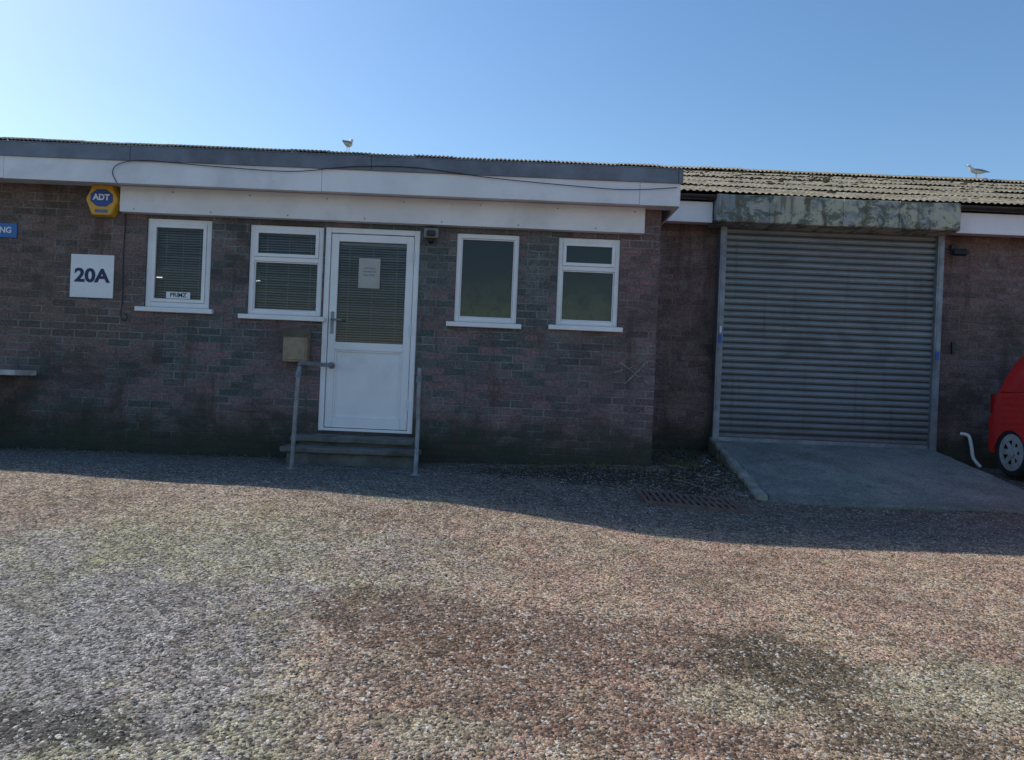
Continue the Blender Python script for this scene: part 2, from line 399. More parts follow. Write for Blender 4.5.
box('main_fascia_end',5.13,20,8.80,8.83,2.744,2.985,M_fascia,B,.003)
box('main_soffit',1.545,20,8.831,9.095,2.78,2.80,M_fascia,B)
bm=bmesh.new(); 
for (a,b_) in ((1.545,20),):
    seg=10; rings=[]
    for X in (a,b_):
        rings.append([bm.verts.new((X,8.74+.055*math.cos(t),3.045-.05*math.sin(t)*1.0)) for t in [math.pi*i/seg for i in range(seg+1)]])
    for i in range(seg): bm.faces.new((rings[0][i],rings[1][i],rings[1][i+1],rings[0][i+1]))
mk('gutter',bm,M_black,B)
PIT=.0762
def roof(name,y0,z0,y1,z1,x0=-14.2,x1=20.2):
    bm=bmesh.new(); rows=[]
    ns=5; dxx=PIT/5; n=int((x1-x0)/dxx)
    for s in range(ns):
        for e in (0,1):
            t=s/ns if e==0 else min((s+1)/ns+.015,1.0)
            lift=.02 if e==0 else 0.0
            row=[]
            for i in range(n):
                X=x0+i*dxx; sid=math.floor(X/.76)
                sh=noise.noise(Vector((X*.35,s*3.1,0)))*.012+noise.noise(Vector((sid*1.7,s*2.3,5)))*.008
                z=z0+(z1-z0)*t+.009*math.cos(X*2*math.pi/PIT)+lift+sh
                yj=noise.noise(Vector((sid*1.7,s*2,5)))*.08*(1 if e==0 else 0)
                row.append(bm.verts.new((X,y0+(y1-y0)*t+yj,z)))
            rows.append(row)
        a,b_=rows[-2],rows[-1]
        for i in range(n-1): bm.faces.new((a[i],a[i+1],b_[i+1],b_[i])).smooth=True
    return mk(name,bm,M_roof,B)
roof('roof_front_slope',8.72,3.07,14.0,4.86)
roof('roof_back_slope',19.3,3.07,14.02,4.855)
bm=bmesh.new()
xx=-14.2; dxx=PIT/5
while xx<20.2:
    j=random.uniform(-.012,.012); nn=51
    rows=[]
    for (dy,dz) in ((-.28,-.075),(-.10,.0),(0,.03),(.10,.0),(.28,-.075)):
        rows.append([bm.verts.new((xx+i*dxx,14+dy,4.89+dz+j+.012*math.cos((xx+i*dxx)*2*math.pi/PIT)*(1.2 if abs(dy)>.05 else .9))) for i in range(nn)])
    for a,b_ in zip(rows,rows[1:]):
        for i in range(nn-1): bm.faces.new((a[i],a[i+1],b_[i+1],b_[i])).smooth=True
    xx+=dxx*(nn-1)
mk('ridge_cap',bm,M_roof,B)
bm=bmesh.new()
for _ in range(800):
    X=random.uniform(1.5,16) if random.random()<.8 else random.uniform(-12,1.5); t=random.random()**.8; Y=8.75+5.2*t; Z=3.07+1.79*t+.012
    s=random.uniform(.012,.04)
    bmesh.ops.create_icosphere(bm,subdivisions=1,radius=s,matrix=Matrix.Translation((X,Y,Z))@Matrix.Diagonal((1.5,1.3,.5,1)))
mk('roof_moss',bm,simple('moss',(.15,.14,.07),.95,0,.5,9,.5),B)

# windows
def window(name,o,style,transom=None,w=.048):
    x0,x1,z0,z1=o; y=YW+.02
    W=empty(name,((x0+x1)/2,y,(z0+z1)/2)); W.parent=B; W.matrix_parent_inverse=Matrix.Translation(B.location).inverted()
    bm=bmesh.new()
    addbox(bm,x0+.002,x0+w,y,y+.07,z0+.002,z1-.002,.004); addbox(bm,x1-w,x1-.002,y,y+.07,z0+.002,z1-.002,.004)
    addbox(bm,x0+w,x1-w,y+.001,y+.069,z1-w,z1-.002,.004); addbox(bm,x0+w,x1-w,y+.001,y+.069,z0+.002,z0+w,.004)
    panes=[]
    if transom:
        addbox(bm,x0+w,x1-w,y+.001,y+.069,transom-.022,transom+.022,.004)
        panes=[(x0+w,x1-w,z0+w,transom-.022,False),(x0+w,x1-w,transom+.022,z1-w,True)]
    else: panes=[(x0+w,x1-w,z0+w,z1-w,style=='blind')]
    gl=[]
    for a,b_,c,d,sash in panes:
        s=.034 if sash else .012; yy=y-.012 if sash else y+.012
        addbox(bm,a+.001,a+s,yy,yy+.04,c+.001,d-.001,.003); addbox(bm,b_-s,b_-.001,yy,yy+.04,c+.001,d-.001,.003)
        addbox(bm,a+s,b_-s,yy+.001,yy+.039,c+.001,c+s,.003); addbox(bm,a+s,b_-s,yy+.001,yy+.039,d-s,d-.001,.003)
        gl.append((a+s-.002,b_-s+.002,c+s-.002,d-s+.002,yy+.022))
    mk('frame',bm,M_white,W)
    bm=bmesh.new()
    for a,b_,c,d,yy in gl:
        q=[(a,yy,c),(b_,yy,c),(b_,yy,d),(a,yy,d)]; bm.faces.new([bm.verts.new(v) for v in q])
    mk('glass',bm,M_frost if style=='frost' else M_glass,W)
    if style=='blind': blinds(W,x0+w,x1-w,z0+w,z1-w,y+.09)
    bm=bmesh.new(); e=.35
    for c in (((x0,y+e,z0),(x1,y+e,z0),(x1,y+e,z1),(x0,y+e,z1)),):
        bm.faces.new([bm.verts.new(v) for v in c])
    mk('dark_room_sheet',bm,M_dark,W)  # flat dark sheet standing in for the unlit room
    bm=bmesh.new(); addbox(bm,x0-.07,x1+.05,YW-.05,YW+.019,z0-.05,z0-.003,.006); mk('sill',bm,M_white,W)
def blinds(P,x0,x1,z0,z1,y):
    bm=bmesh.new(); z=z0+.01
    while z<z1-.03:
        t=.013+random.uniform(-.003,.003); s=random.uniform(-.003,.003)
        vs=[bm.verts.new(v) for v in ((x0,y,z+s),(x1,y,z-s),(x1,y+.012,z+t-s),(x0,y+.012,z+t+s))]
        bm.faces.new(vs); z+=.025
    addbox(bm,x0+.002,x1-.002,y-.01,y+.02,z1-.03,z1-.002)
    for X in (x0+.1,(x0+x1)/2,x1-.1): addbox(bm,X-.002,X+.002,y-.003,y-.001,z0,z1-.03)
    mk('blinds',bm,M_blind,P)
window('window',wins[0],'blind',None,.055); window('window.001',wins[1],'blind',1.91)
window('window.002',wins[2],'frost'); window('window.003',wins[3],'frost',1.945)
LB=bpy.data.objects['window']
box('label',-3.50,-3.26,7.520,7.524,1.475,1.54,M_white,LB)
M_navy=simple('navy_lettering',(.012,.02,.09),.5,0,.05)
text('label_text','PRIMZ',(-3.38,7.5185,1.508),.06,M_black,LB,.001,.0005)

# door
D=empty('entrance_door',(-1.45,7.55,1.2)); D.parent=B; D.matrix_parent_inverse=Matrix.Translation(B.location).inverted()
x0,x1,z0,z1=door
bm=bmesh.new(); y=7.51
addbox(bm,x0+.002,x0+.055,y,y+.07,z0+.002,z1-.002,.004); addbox(bm,x1-.055,x1-.002,y,y+.07,z0+.002,z1-.002,.004)
addbox(bm,x0+.055,x1-.055,y+.001,y+.07,z1-.055,z1-.002,.004); addbox(bm,x0+.055,x1-.055,y+.001,y+.09,z0+.002,z0+.03,.004)
mk('door_frame',bm,M_white,D)
bm=bmesh.new(); a,b_,c,d=x0+.060,x1-.060,z0+.036,z1-.061; y2=y+.014; s=.075
addbox(bm,a,a+s,y2,y2+.05,c,d,.006); addbox(bm,b_-s,b_,y2,y2+.05,c,d,.006)
addbox(bm,a+s,b_-s,y2+.001,y2+.049,d-s,d,.004); addbox(bm,a+s,b_-s,y2+.001,y2+.049,c,c+s+.02,.004); addbox(bm,a+s,b_-s,y2+.001,y2+.049,1.03,1.11,.004)
addbox(bm,a+s,b_-s,y2+.022,y2+.04,c+s+.02,1.03)
for (p,q,r,t) in ((a+s+.0,a+s+.018,c+s+.02,1.03),(b_-s-.018,b_-s,c+s+.02,1.03)): addbox(bm,p,q,y2+.008,y2+.0219,r,t,.004)
for (r,t) in ((c+s+.02,c+s+.038),(1.012,1.03)): addbox(bm,a+s+.018,b_-s-.018,y2+.008,y2+.0219,r,t,.004)
mk('door_leaf',bm,M_white,D)
bm=bmesh.new(); yy=y2+.02; bm.faces.new([bm.verts.new(v) for v in ((a+s-.001,yy,1.11),(b_-s+.001,yy,1.11),(b_-s+.001,yy,d-s),(a+s-.001,yy,d-s))]); mk('door_glass',bm,M_glass,D)
blinds(D,a+s,b_-s,1.11,d-s,y2+.06)
bm=bmesh.new(); bm.faces.new([bm.verts.new(v) for v in ((x0,7.85,z0),(x1,7.85,z0),(x1,7.85,z1),(x0,7.85,z1))]); mk('dark_hall_sheet',bm,M_dark,D)  # flat dark sheet standing in for the unlit space behind the door
M_paper=simple('paper',(.42,.42,.39),.8,0,.08)
box('paper_notice',-1.585,-1.37,7.536,7.540,1.66,1.96,M_paper,D)
text('notice_text','we have\nmoved to\nthe rear',(-1.478,7.534,1.83),.035,M_lead,D,0,.0008)
bm=bmesh.new(); addbox(bm,a+.025,a+.055,y2-.012,y2-.001,1.19,1.41,.004); tube(bm,[(a+.04,y2-.01,1.33),(a+.04,y2-.045,1.33),(a+.06,y2-.05,1.33),(a+.15,y2-.05,1.325)],.009); mk('door_handle',bm,M_lead,D)
bm=bmesh.new()
for z in (.45,1.2,1.95): tube(bm,[(b_+.004,y-.006,z),(b_+.004,y-.006,z+.1)],.009)
mk('hinges',bm,M_white,D)

# doorstep
DS=empty('doorstep',(-1.5,7.2,0))
bm=bmesh.new()
addbox(bm,-2.03,-.95,7.23,7.498,-.2,.125,.01); addbox(bm,-2.10,-.92,7.16,7.497,.13,.185,.012)
addbox(bm,-2.07,-.87,6.97,7.199,-.3,.045,.01); addbox(bm,-2.12,-.84,6.91,7.198,.05,.10,.012)
bmesh.ops.subdivide_edges(bm,edges=[e for e in bm.edges if e.calc_length()>.2],cuts=6,use_grid_fill=True)
for v in bm.verts: v.co+=Vector((noise.noise(v.co*9)*.008,noise.noise(v.co*8+Vector((3,0,0)))*.008,noise.noise(v.co*7+Vector((0,5,0)))*.006))
mk('steps',bm,M_step,DS)

# roller shutter
R=empty('roller_shutter',(3.76,9.05,1.4))
bm=bmesh.new(); rows=[]; z=.205; y=9.03
prof=[(0,.010),(.005,.010),(.012,-.010),(.03,-.022),(.046,-.022),(.062,-.012),(.072,.004)]
while z<2.80:
    jy=random.uniform(-.002,.002)
    for dz,dy in prof: rows.append((y+dy+jy,z+dz))
    z+=.077
vs=[[bm.verts.new((X,yy+.005*noise.noise(Vector((X*1.3,zz*4,0))),zz+.002*noise.noise(Vector((X*1.1,zz*3,7))))) for X in np.linspace(2.50,5.02,9)] for yy,zz in rows]
for a,b_ in zip(vs,vs[1:]):
    for i in range(8): bm.faces.new((a[i],a[i+1],b_[i+1],b_[i]))
mk('shutter_curtain',bm,M_shut,R)
box('bottom_rail',2.505,5.015,8.985,9.045,.165,.225,M_lead,R,.005)
for nm,a,b_ in (('guide_rail_a',2.42,2.498),('guide_rail_b',5.022,5.10)):
    bm=bmesh.new(); addbox(bm,a,b_,8.96,9.098,.1,2.79,.004); addbox(bm,a+.02,b_-.02,8.955,8.959,.1,2.79); mk(nm,bm,M_lead,R)
bm=bmesh.new(); addbox(bm,2.285,5.116,8.68,9.095,2.74,3.06,.02)
bmesh.ops.subdivide_edges(bm,edges=[e for e in bm.edges if abs(e.verts[0].co.x-e.verts[1].co.x)>1],cuts=30)
for v in bm.verts: v.co.y+=noise.noise(v.co*2.5)*.012; v.co.z+=noise.noise(v.co*1.7+Vector((9,0,0)))*.014
mk('shutter_hood',bm,M_hood,R)
bm=bmesh.new()
for X in (2.9,3.75,4.4): addbox(bm,X,X+.01,8.664,8.672,2.745,3.055)
mk('hood_joints',bm,M_hood,R)
M_blue=simple('blue_sticker',(.03,.12,.45),.5)
box('sticker_a',2.44,2.48,8.948,8.953,1.35,1.45,M_blue,R); box('sticker_b',5.04,5.08,8.948,8.953,1.25,1.35,M_blue,R)
box('sticker_white',2.45,2.475,8.948,8.953,1.47,1.55,M_white,R)

# ramp
RP=empty('concrete_ramp',(3.7,7.9,0))
bm=bmesh.new(); nx,ny=56,50
def rampv(i,j,):
    t=j/ny; Y=9.02-(9.02-6.645)*t
    xl=2.47-.16*t; xr=5.10
    X=xl+(xr-xl)*i/nx; Z=.2-.15*(9.1-Y)
    e=noise.noise(Vector((X*6,Y*6,1)))
    if i==0: X+=.06*e
    if j==ny: Y+=.05*e
    Z+=.008*noise.noise(Vector((X*2.2,Y*2.2,4)))
    if i in(0,nx) or j==ny: Z-=.02+.02*e
    return X,Y,Z
Vt=[[bm.verts.new(rampv(i,j)) for i in range(nx+1)] for j in range(ny+1)]
for j in range(ny):
    for i in range(nx): bm.faces.new((Vt[j][i],Vt[j+1][i],Vt[j+1][i+1],Vt[j][i+1]))
bd=[Vt[j][0] for j in range(ny+1)]+[Vt[ny][i] for i in range(1,nx+1)]+[Vt[j][nx] for j in range(ny-1,-1,-1)]
low=[bm.verts.new((v.co.x+.03*noise.noise(v.co*5),v.co.y+.03*noise.noise(v.co*5+Vector((2,2,2))),-.5)) for v in bd]
for i in range(len(bd)-1): bm.faces.new((bd[i],low[i],low[i+1],bd[i+1]))
def ramp_mat():
    m,nt,b,o=newmat('ramp_concrete'); k=N(nt); p=k.geo(); x=k.sep(p)
    A=k.noise(p,1.6,6,.65,.3); Bn=k.noise(p,4,8,.8,.6)
    c=k.mix(k.ramp(A,.35,.65),(.20,.215,.195),(.31,.32,.29))
    c=k.mix(k.math('MULTIPLY',k.ramp(Bn,.52,.64),.65),c,(.12,.12,.09))
    c=k.mix(k.math('MULTIPLY',k.ramp(Bn,.44,.36),.4),c,(.36,.36,.32))
    c=k.mix(.8,c,k.mix(k.ramp(k.noise(p,60,4,.75),.36,.66),(.45,.45,.45),(1.5,1.5,1.5)),'MULTIPLY')
    ed=k.ramp(k.math('ADD',x[1],k.math('MULTIPLY',Bn,-.5)),6.75,6.4)
    c=k.mix(k.math('MULTIPLY',ed,.45),c,(.09,.09,.065))
    k.link(c,b.inputs['Base Color']); b.inputs['Roughness'].default_value=.92
    k.link(k.bump(k.noise(p,35,7,.75),.8,.012),b.inputs['Normal']); return m
M_ramp=ramp_mat()
mk('ramp_slab',bm,M_ramp,RP)
# raised edging along the left side, in broken lengths
bm=bmesh.new(); Y=9.0
while Y>6.75:
    L_=random.uniform(.35,.6); Ye=max(Y-L_,6.70); off=random.uniform(-.012,.012); n=5; ring=[]
    for q in range(n+1):
        yy=Y+(Ye+.015-Y)*q/n; t=(9.02-yy)/2.375; xl=2.47-.16*t+off; zt=.2-.15*(9.1-yy)+.028+.01*noise.noise(Vector((xl*3,yy*7,3)))
        w1=.085+.015*noise.noise(Vector((yy*6,1,1))); w0=.02+.012*noise.noise(Vector((yy*6,4,1)))
        ring.append([bm.verts.new(v) for v in ((xl-w1,yy,-.4),(xl-w1+.005,yy,zt-.02),(xl-w1+.02,yy,zt),(xl+w0-.01,yy,zt),(xl+w0,yy,zt-.015),(xl+w0,yy,-.4))])
    for a,b_ in zip(ring,ring[1:]):
        for q in range(5): bm.faces.new((a[q],b_[q],b_[q+1],a[q+1]))
    bm.faces.new(ring[0]); bm.faces.new(ring[-1][::-1]); Y=Ye
bmesh.ops.recalc_face_normals(bm,faces=bm.faces[:])
mk('ramp_edging',bm,simple('edging_concrete',(.34,.33,.29),.95,0,.35,7,.7,((.10,.10,.07),.75)),RP)

# drain cover
DR=empty('drain_cover',(1.54,6.3,gsm(1.54,6.3)))
cx,cy=1.54,6.3; hx,hy=.42,.23; zt=.028
def lay(bm):
    for v in bm.verts: v.co.z+=(gsm(v.co.x,v.co.y)+gsm(v.co.x+.2,v.co.y)+gsm(v.co.x-.2,v.co.y))/3
bm=bmesh.new()
for (a,b_,c,d) in ((-hx,hx,-hy,-hy+.03),(-hx,hx,hy-.03,hy),(-hx,-hx+.03,-hy+.03,hy-.03),(hx-.03,hx,-hy+.03,hy-.03)): addbox(bm,cx+a,cx+b_,cy+c,cy+d,zt-.05,zt,.003)
i=-hx+.05
while i<hx-.04: addbox(bm,cx+i,cx+i+.03,cy-hy+.03,cy+hy-.03,zt-.02,zt-.002); i+=.06
addbox(bm,cx-hx+.03,cx+hx-.03,cy-.012,cy+.012,zt-.018,zt)
lay(bm)
M_rust=simple('cast_iron',(.17,.115,.095),.8,.1,.3,10,.3)
mk('grate',bm,M_rust,DR)
bm=bmesh.new(); addbox(bm,cx-hx+.01,cx+hx-.01,cy-hy+.01,cy+hy-.01,-.15,zt-.018,0)
bmesh.ops.subdivide_edges(bm,edges=bm.edges[:],cuts=4,use_grid_fill=True); lay(bm); mk('drain_fill',bm,simple('drain_fill_dark',(.018,.015,.012),.9),DR)  # near-black solid block filling the gaps below the grate bars

# handrails
def handrail(name,X,yb,ztop,full):
    H=empty(name,(X,yb,0)); zb=gsm(X,yb)
    bm=bmesh.new()
    if full:
        pts=spline([(X-.03,yb,zb-.05),(X-.015,yb,zb+.45),(X,yb,ztop-.06),(X+.004,yb+.02,ztop-.015),(X+.008,yb+.07,ztop)],6)+[Vector((X+.01,yb+.5,ztop+.0)),Vector((X+.012,7.495,ztop))]
        bmesh.ops.create_cone(bm,cap_ends=True,segments=16,radius1=.035,radius2=.035,depth=.01,matrix=Matrix.Translation((X+.012,7.493,ztop))@Matrix.Rotation(math.pi/2,4,'X'))
        bx=X-.03
    else:
        pts=[(X,yb,zb-.05),(X+.004,yb,zb+.45),(X-.003,yb,ztop-.02),(X-.003,yb,ztop)]; bx=X
        tube(bm,[(X-.003,yb,ztop-.12),(X-.003,yb+.07,ztop-.12)],.016,8)
    tube(bm,pts,.019,12)
    bmesh.ops.create_cone(bm,cap_ends=True,segments=16,radius1=.045,radius2=.04,depth=.012,matrix=Matrix.Translation((bx,yb,zb+.004)))
    tube(bm,[(X-.003,yb,ztop-.12),(X-.001,yb,ztop-.07)],.025,12)
    mk('rail_tube',bm,M_galv,H)
handrail('handrail',-1.82,6.4,.87,True); handrail('handrail.001',-.79,6.4,.87,False)

# mailbox
MB=empty('mailbox',(-2.15,7.4,1.05))
M_brass=simple('bronze_paint',(.30,.235,.16),.5,.2,.25,8,.1,((.16,.12,.08),.5))
bm=bmesh.new(); x0,x1=-2.27,-2.03
prof=[(7.39,.89),(7.495,.89),(7.495,1.215),(7.455,1.215),(7.39,1.14)]
A=[bm.verts.new((x0,a,b_)) for a,b_ in prof]; Bv=[bm.verts.new((x1,a,b_)) for a,b_ in prof]
bm.faces.new(A); bm.faces.new(Bv[::-1])
for i in range(5): bm.faces.new((A[i],Bv[i],Bv[(i+1)%5],A[(i+1)%5]))
bmesh.ops.bevel(bm,geom=bm.edges[:],offset=.005,segments=2,affect='EDGES'); bmesh.ops.recalc_face_normals(bm,faces=bm.faces[:])
mk('body',bm,M_brass,MB)
bm=bmesh.new(); addbox(bm,x0+.02,x1-.02,7.382,7.389,.91,1.1,.003); mk('door_panel',bm,M_brass,MB)
bm=bmesh.new(); bm.faces.new([bm.verts.new(v) for v in ((x0-.01,7.38,1.135),(x1+.01,7.38,1.135),(x1+.01,7.455,1.225),(x0-.01,7.455,1.225))])
bmesh.ops.solidify(bm,geom=bm.faces[:],thickness=.006); mk('lid',bm,M_brass,MB)
bm=bmesh.new(); tube(bm,[(-2.15,7.383,1.02),(-2.15,7.376,1.02)],.009); mk('lock',bm,M_lead,MB)

NS=empty('building_number_sign',(-4.243,7.49,1.66))
box('plate',-4.448,-4.018,7.484,7.497,1.445,1.875,M_white,NS,.003)
text('number_text','20A',(-4.233,7.482,1.66),.185,M_navy,NS,.0065,.001,sx=1.12)
PS=empty('parking_sign',(-5.4,7.49,2.08))
M_signblue=simple('sign_blue',(.03,.15,.42),.4,0,.05)
box('plate',-5.85,-5.0,7.484,7.497,2.01,2.155,M_signblue,PS,.003)
text('sign_text','PARKING',(-5.05,7.482,2.082),.08,M_white,PS,.002,.001,align='RIGHT')
AB=empty('alarm_box',(-4.15,7.45,2.41))
M_yel=simple('yellow_plastic',(.72,.40,.03),.35,0,.08,4,.02,((.35,.22,.05),.3))
bm=bmesh.new(); ox,oz=-4.13,2.415
hexp=[(-.175,.0),(-.105,.155),(.105,.155),(.175,0),(.105,-.165),(-.105,-.165)]
def prism(bm,pts,ox,oz,ya,yb,sa=1,mi=0):
    A=[bm.verts.new((ox+a*sa,ya,oz+b_*sa)) for a,b_ in pts]; C=[bm.verts.new((ox+a,yb,oz+b_)) for a,b_ in pts]; n=len(pts)
    fs=[bm.faces.new(A),bm.faces.new(C[::-1])]+[bm.faces.new((A[i],A[(i+1)%n],C[(i+1)%n],C[i])) for i in range(n)]
    for f in fs: f.material_index=mi
    bmesh.ops.recalc_face_normals(bm,faces=fs)
prism(bm,hexp,ox,oz,7.42,7.497,.9); bmesh.ops.bevel(bm,geom=bm.edges[:],offset=.006,segments=2,affect='EDGES')
mk('housing',bm,M_yel,AB)
octp=[(.105*math.cos(math.radians(22.5+45*i))*1.12,.09*math.sin(math.radians(22.5+45*i))) for i in range(8)]
bm=bmesh.new(); prism(bm,octp,ox,oz+.015,7.412,7.419); mk('badge',bm,simple('badge_blue',(.02,.07,.33),.4,0,.05),AB)
text('badge_text','ADT',(ox,7.410,oz+.018),.08,M_white,AB,.003,.001)
bm=bmesh.new(); addbox(bm,ox-.06,ox+.06,7.413,7.419,oz-.13,oz-.10,.002); mk('strobe',bm,simple('strobe_lens',(.10,.12,.3),.2),AB)

BL=empty('wall_sensor_light',(-.86,7.45,2.2))
bm=bmesh.new(); addbox(bm,-.935,-.79,7.43,7.497,2.175,2.275,.012); mk('housing',bm,simple('grey_plastic',(.22,.22,.22),.5),BL)
bm=bmesh.new(); addbox(bm,-.905,-.82,7.405,7.429,2.19,2.245,.008); tube(bm,[(-.862,7.46,2.174),(-.862,7.45,2.13)],[.02,.028]); mk('lens',bm,M_black,BL)

FL=empty('floodlight',(5.31,9.0,2.55))
bm=bmesh.new(); tube(bm,[(5.27,9.098,2.62),(5.27,8.98,2.60)],.012); addbox(bm,5.18,5.34,8.90,8.96,2.50,2.575,.01)
bmesh.ops.rotate(bm,cent=(5.27,8.94,2.54),matrix=Matrix.Rotation(math.radians(-25),3,'X'),verts=bm.verts[:])
addbox(bm,5.235,5.305,9.06,9.098,2.58,2.66,.006)
tube(bm,[(5.2,8.97,2.56),(5.14,9.0,2.59),(5.13,9.09,2.60)],.006)
mk('lamp_head',bm,M_black,FL)
box('door_bracket',5.30,5.335,9.07,9.098,1.34,1.48,M_black,R,.006)

bm=bmesh.new()
tube(bm,spline([(-3.93,7.49,2.54),(-3.925,7.488,2.2),(-3.93,7.49,1.8),(-3.92,7.488,1.45),(-3.93,7.485,1.28),(-3.89,7.48,1.23),(-3.86,7.482,1.27),(-3.9,7.487,1.31)],8),.005,6)
tube(bm,spline([(-3.86,7.178,2.53),(-3.9,7.172,2.62),(-3.84,7.158,2.70),(-3.6,7.155,2.745),(-3.0,7.155,2.72),(-2.2,7.155,2.70),(-1.6,7.155,2.77),(-1.0,7.155,2.785),(-.3,7.155,2.72),(.4,7.155,2.68),(1.0,7.155,2.66),(1.5,7.155,2.70)],10),.004,6)
tube(bm,[(-.86,7.48,2.27),(-.86,7.485,2.30)],.006,6)
mk('wall_cables',bm,M_cable,B)
def stroke(a,b_,w=.006):
    P=[Vector(a).lerp(Vector(b_),t/6)+Vector((random.uniform(-.008,.008),random.uniform(-.008,.008))) for t in range(7)]
    for p,q in zip(P,P[1:]):
        d=q-p; n=Vector((-d.y,d.x)).normalized()*w*random.uniform(.4,1.2)
        if random.random()<.1: continue
        bm.faces.new([bm.verts.new((v.x,7.4965,v.y)) for v in (p-n,q-n,q+n,p+n)])
bm=bmesh.new(); stroke((1.08,1.02),(1.36,.82)); stroke((1.12,.80),(1.34,1.04)); stroke((1.02,.92),(1.2,.98),.004)
mk('painted_mark',bm,simple('faded_paint',(.29,.28,.29),.9,0,.45,30),B)

BN=empty('wooden_bench',(-5.4,7.3,.6))
M_wood=simple('weathered_wood',(.50,.48,.44),.85,0,.3,10,.4)
bm=bmesh.new(); addbox(bm,-6.3,-4.72,7.12,7.45,.645,.695,.006)
mk('plank',bm,M_wood,BN)
bm=bmesh.new()
tube(bm,spline([(-5.08,7.2,.64),(-5.08,7.2,.5),(-5.05,7.22,.3),(-5.05,7.2,.05),(-5.05,7.2,-.12)],5),.032); tube(bm,[(-6.1,7.2,.64),(-6.1,7.2,-.14)],.028)
addbox(bm,-5.09,-5.05,7.2,7.49,.60,.644); addbox(bm,-6.12,-6.08,7.2,7.49,.60,.644)
mk('legs',bm,M_lead,BN)

bm=bmesh.new(); tube(bm,spline([(5.44,9.06,.38),(5.50,9.0,.36),(5.52,8.97,.25),(5.54,8.95,.1),(5.60,8.9,.0)],6),.02,10)
mk('white_waste_pipe',bm,M_white)

# ---------------------------------------------------------------- car (rear towards wall)
def car_paint():
    m,nt,b,o=newmat('red_car_paint'); k=N(nt); p=k.geo()
    c=k.mix(k.ramp(k.noise(p,3,3),.3,.7),(.62,.015,.015),(.72,.025,.02)); k.link(c,b.inputs['Base Color'])
    b.inputs['Roughness'].default_value=.3; b.inputs['Coat Weight'].default_value=.8; b.inputs['Coat Roughness'].default_value=.05; return m
M_red=car_paint()
CAR=empty('parked_car',(6.2,7,0)); zc=-.03
def cp(x,y,z): return Vector((5.44+y,8.5-x,zc+z))
def arc(cx,r,n=12): return [(cx+r*math.cos(math.pi*i/n),.26+r*math.sin(math.pi*i/n)) for i in range(n+1)]
W=1.6
body=[(-.03,.24),(-.05,.32),(-.05,.48),(0,.56),(.02,.70),(.05,.92),(2.45,.96),(2.9,.88),(3.28,.76),(3.40,.6),(3.44,.42),(3.42,.24)]
body+= [(3.18,.22)]+arc(2.87,.305)[1:-1]+[(2.56,.22)]+[(.65,.22)]+arc(.34,.295)[1:-1]+[(.045,.235)]
bm=bmesh.new()
A=[bm.verts.new(cp(x,0,z)) for x,z in body]; C=[bm.verts.new(cp(x,W,z)) for x,z in body]; n=len(body)
fa=bm.faces.new(A); fb=bm.faces.new(C[::-1])
for i in range(n): bm.faces.new((A[i],C[i],C[(i+1)%n],A[(i+1)%n]))
bmesh.ops.bevel(bm,geom=list(fa.edges)+list(fb.edges),offset=.045,segments=4,affect='EDGES',profile=.6)
bmesh.ops.recalc_face_normals(bm,faces=bm.faces[:]); mk('body',bm,M_red,CAR)
cab=[(.05,.90),(.08,1.07),(.16,1.24),(.28,1.37),(.5,1.45),(1.1,1.49),(1.65,1.44),(2.45,.95),(2.45,.90)]
def cabin(bm,pts,inset,grow=0):
    rings=[]
    for yy,s in ((0,0),(W,1)):
        rings.append([bm.verts.new(cp(x,(inset*max(0,(z-.9))/.5+.02) if s==0 else W-(inset*max(0,(z-.9))/.5+.02),z)) for x,z in pts])
    A,C=rings; n=len(pts); a=bm.faces.new(A); b2=bm.faces.new(C[::-1])
    for i in range(n): bm.faces.new((A[i],C[i],C[(i+1)%n],A[(i+1)%n]))
    bmesh.ops.bevel(bm,geom=list(a.edges)+list(b2.edges),offset=.03,segments=3,affect='EDGES'); bmesh.ops.recalc_face_normals(bm,faces=bm.faces[:])
bm=bmesh.new(); cabin(bm,cab,.14); mk('cabin',bm,M_red,CAR)
M_cg=simple('car_glass',(.015,.018,.02),.05,0,.05,2,0)
bm=bmesh.new()
for side in (0,1):
    for q in ([(.5,.98),(.55,1.30),(.72,1.36),(.95,1.39),(.95,.98)],[(1.0,.98),(1.0,1.395),(1.6,1.37),(2.2,.99)]):
        P=[cp(x,(.14*(z-.9)/.5+.016) if side==0 else W-(.14*(z-.9)/.5+.016),z) for x,z in q]
        bm.faces.new([bm.verts.new(v) for v in P])
bm.faces.new([bm.verts.new(cp(x,yy,z)) for x,yy,z in ((.075,.16,1.09),(.075,W-.16,1.09),(.26,W-.25,1.365),(.26,.25,1.365))])
bm.faces.new([bm.verts.new(cp(x,yy,z)) for x,yy,z in ((2.40,.12,.985),(2.40,W-.12,.985),(1.70,W-.2,1.415),(1.70,.2,1.415))])
mk('glazing',bm,M_cg,CAR)
bm=bmesh.new()
for side in (0,1):
    yy=-.003 if side==0 else W+.003
    for x_ in (.97,2.05): 
        bm.faces.new([bm.verts.new(cp(a,yy,z)) for a,z in ((x_,.32),(x_+.008,.32),(x_+.008,.90),(x_,.90))])
mk('door_shuts',bm,M_black,CAR)
M_tyre=simple('tyre',(.022,.022,.024),.85); M_alloy=simple('alloy',(.6,.61,.63),.35,.4)
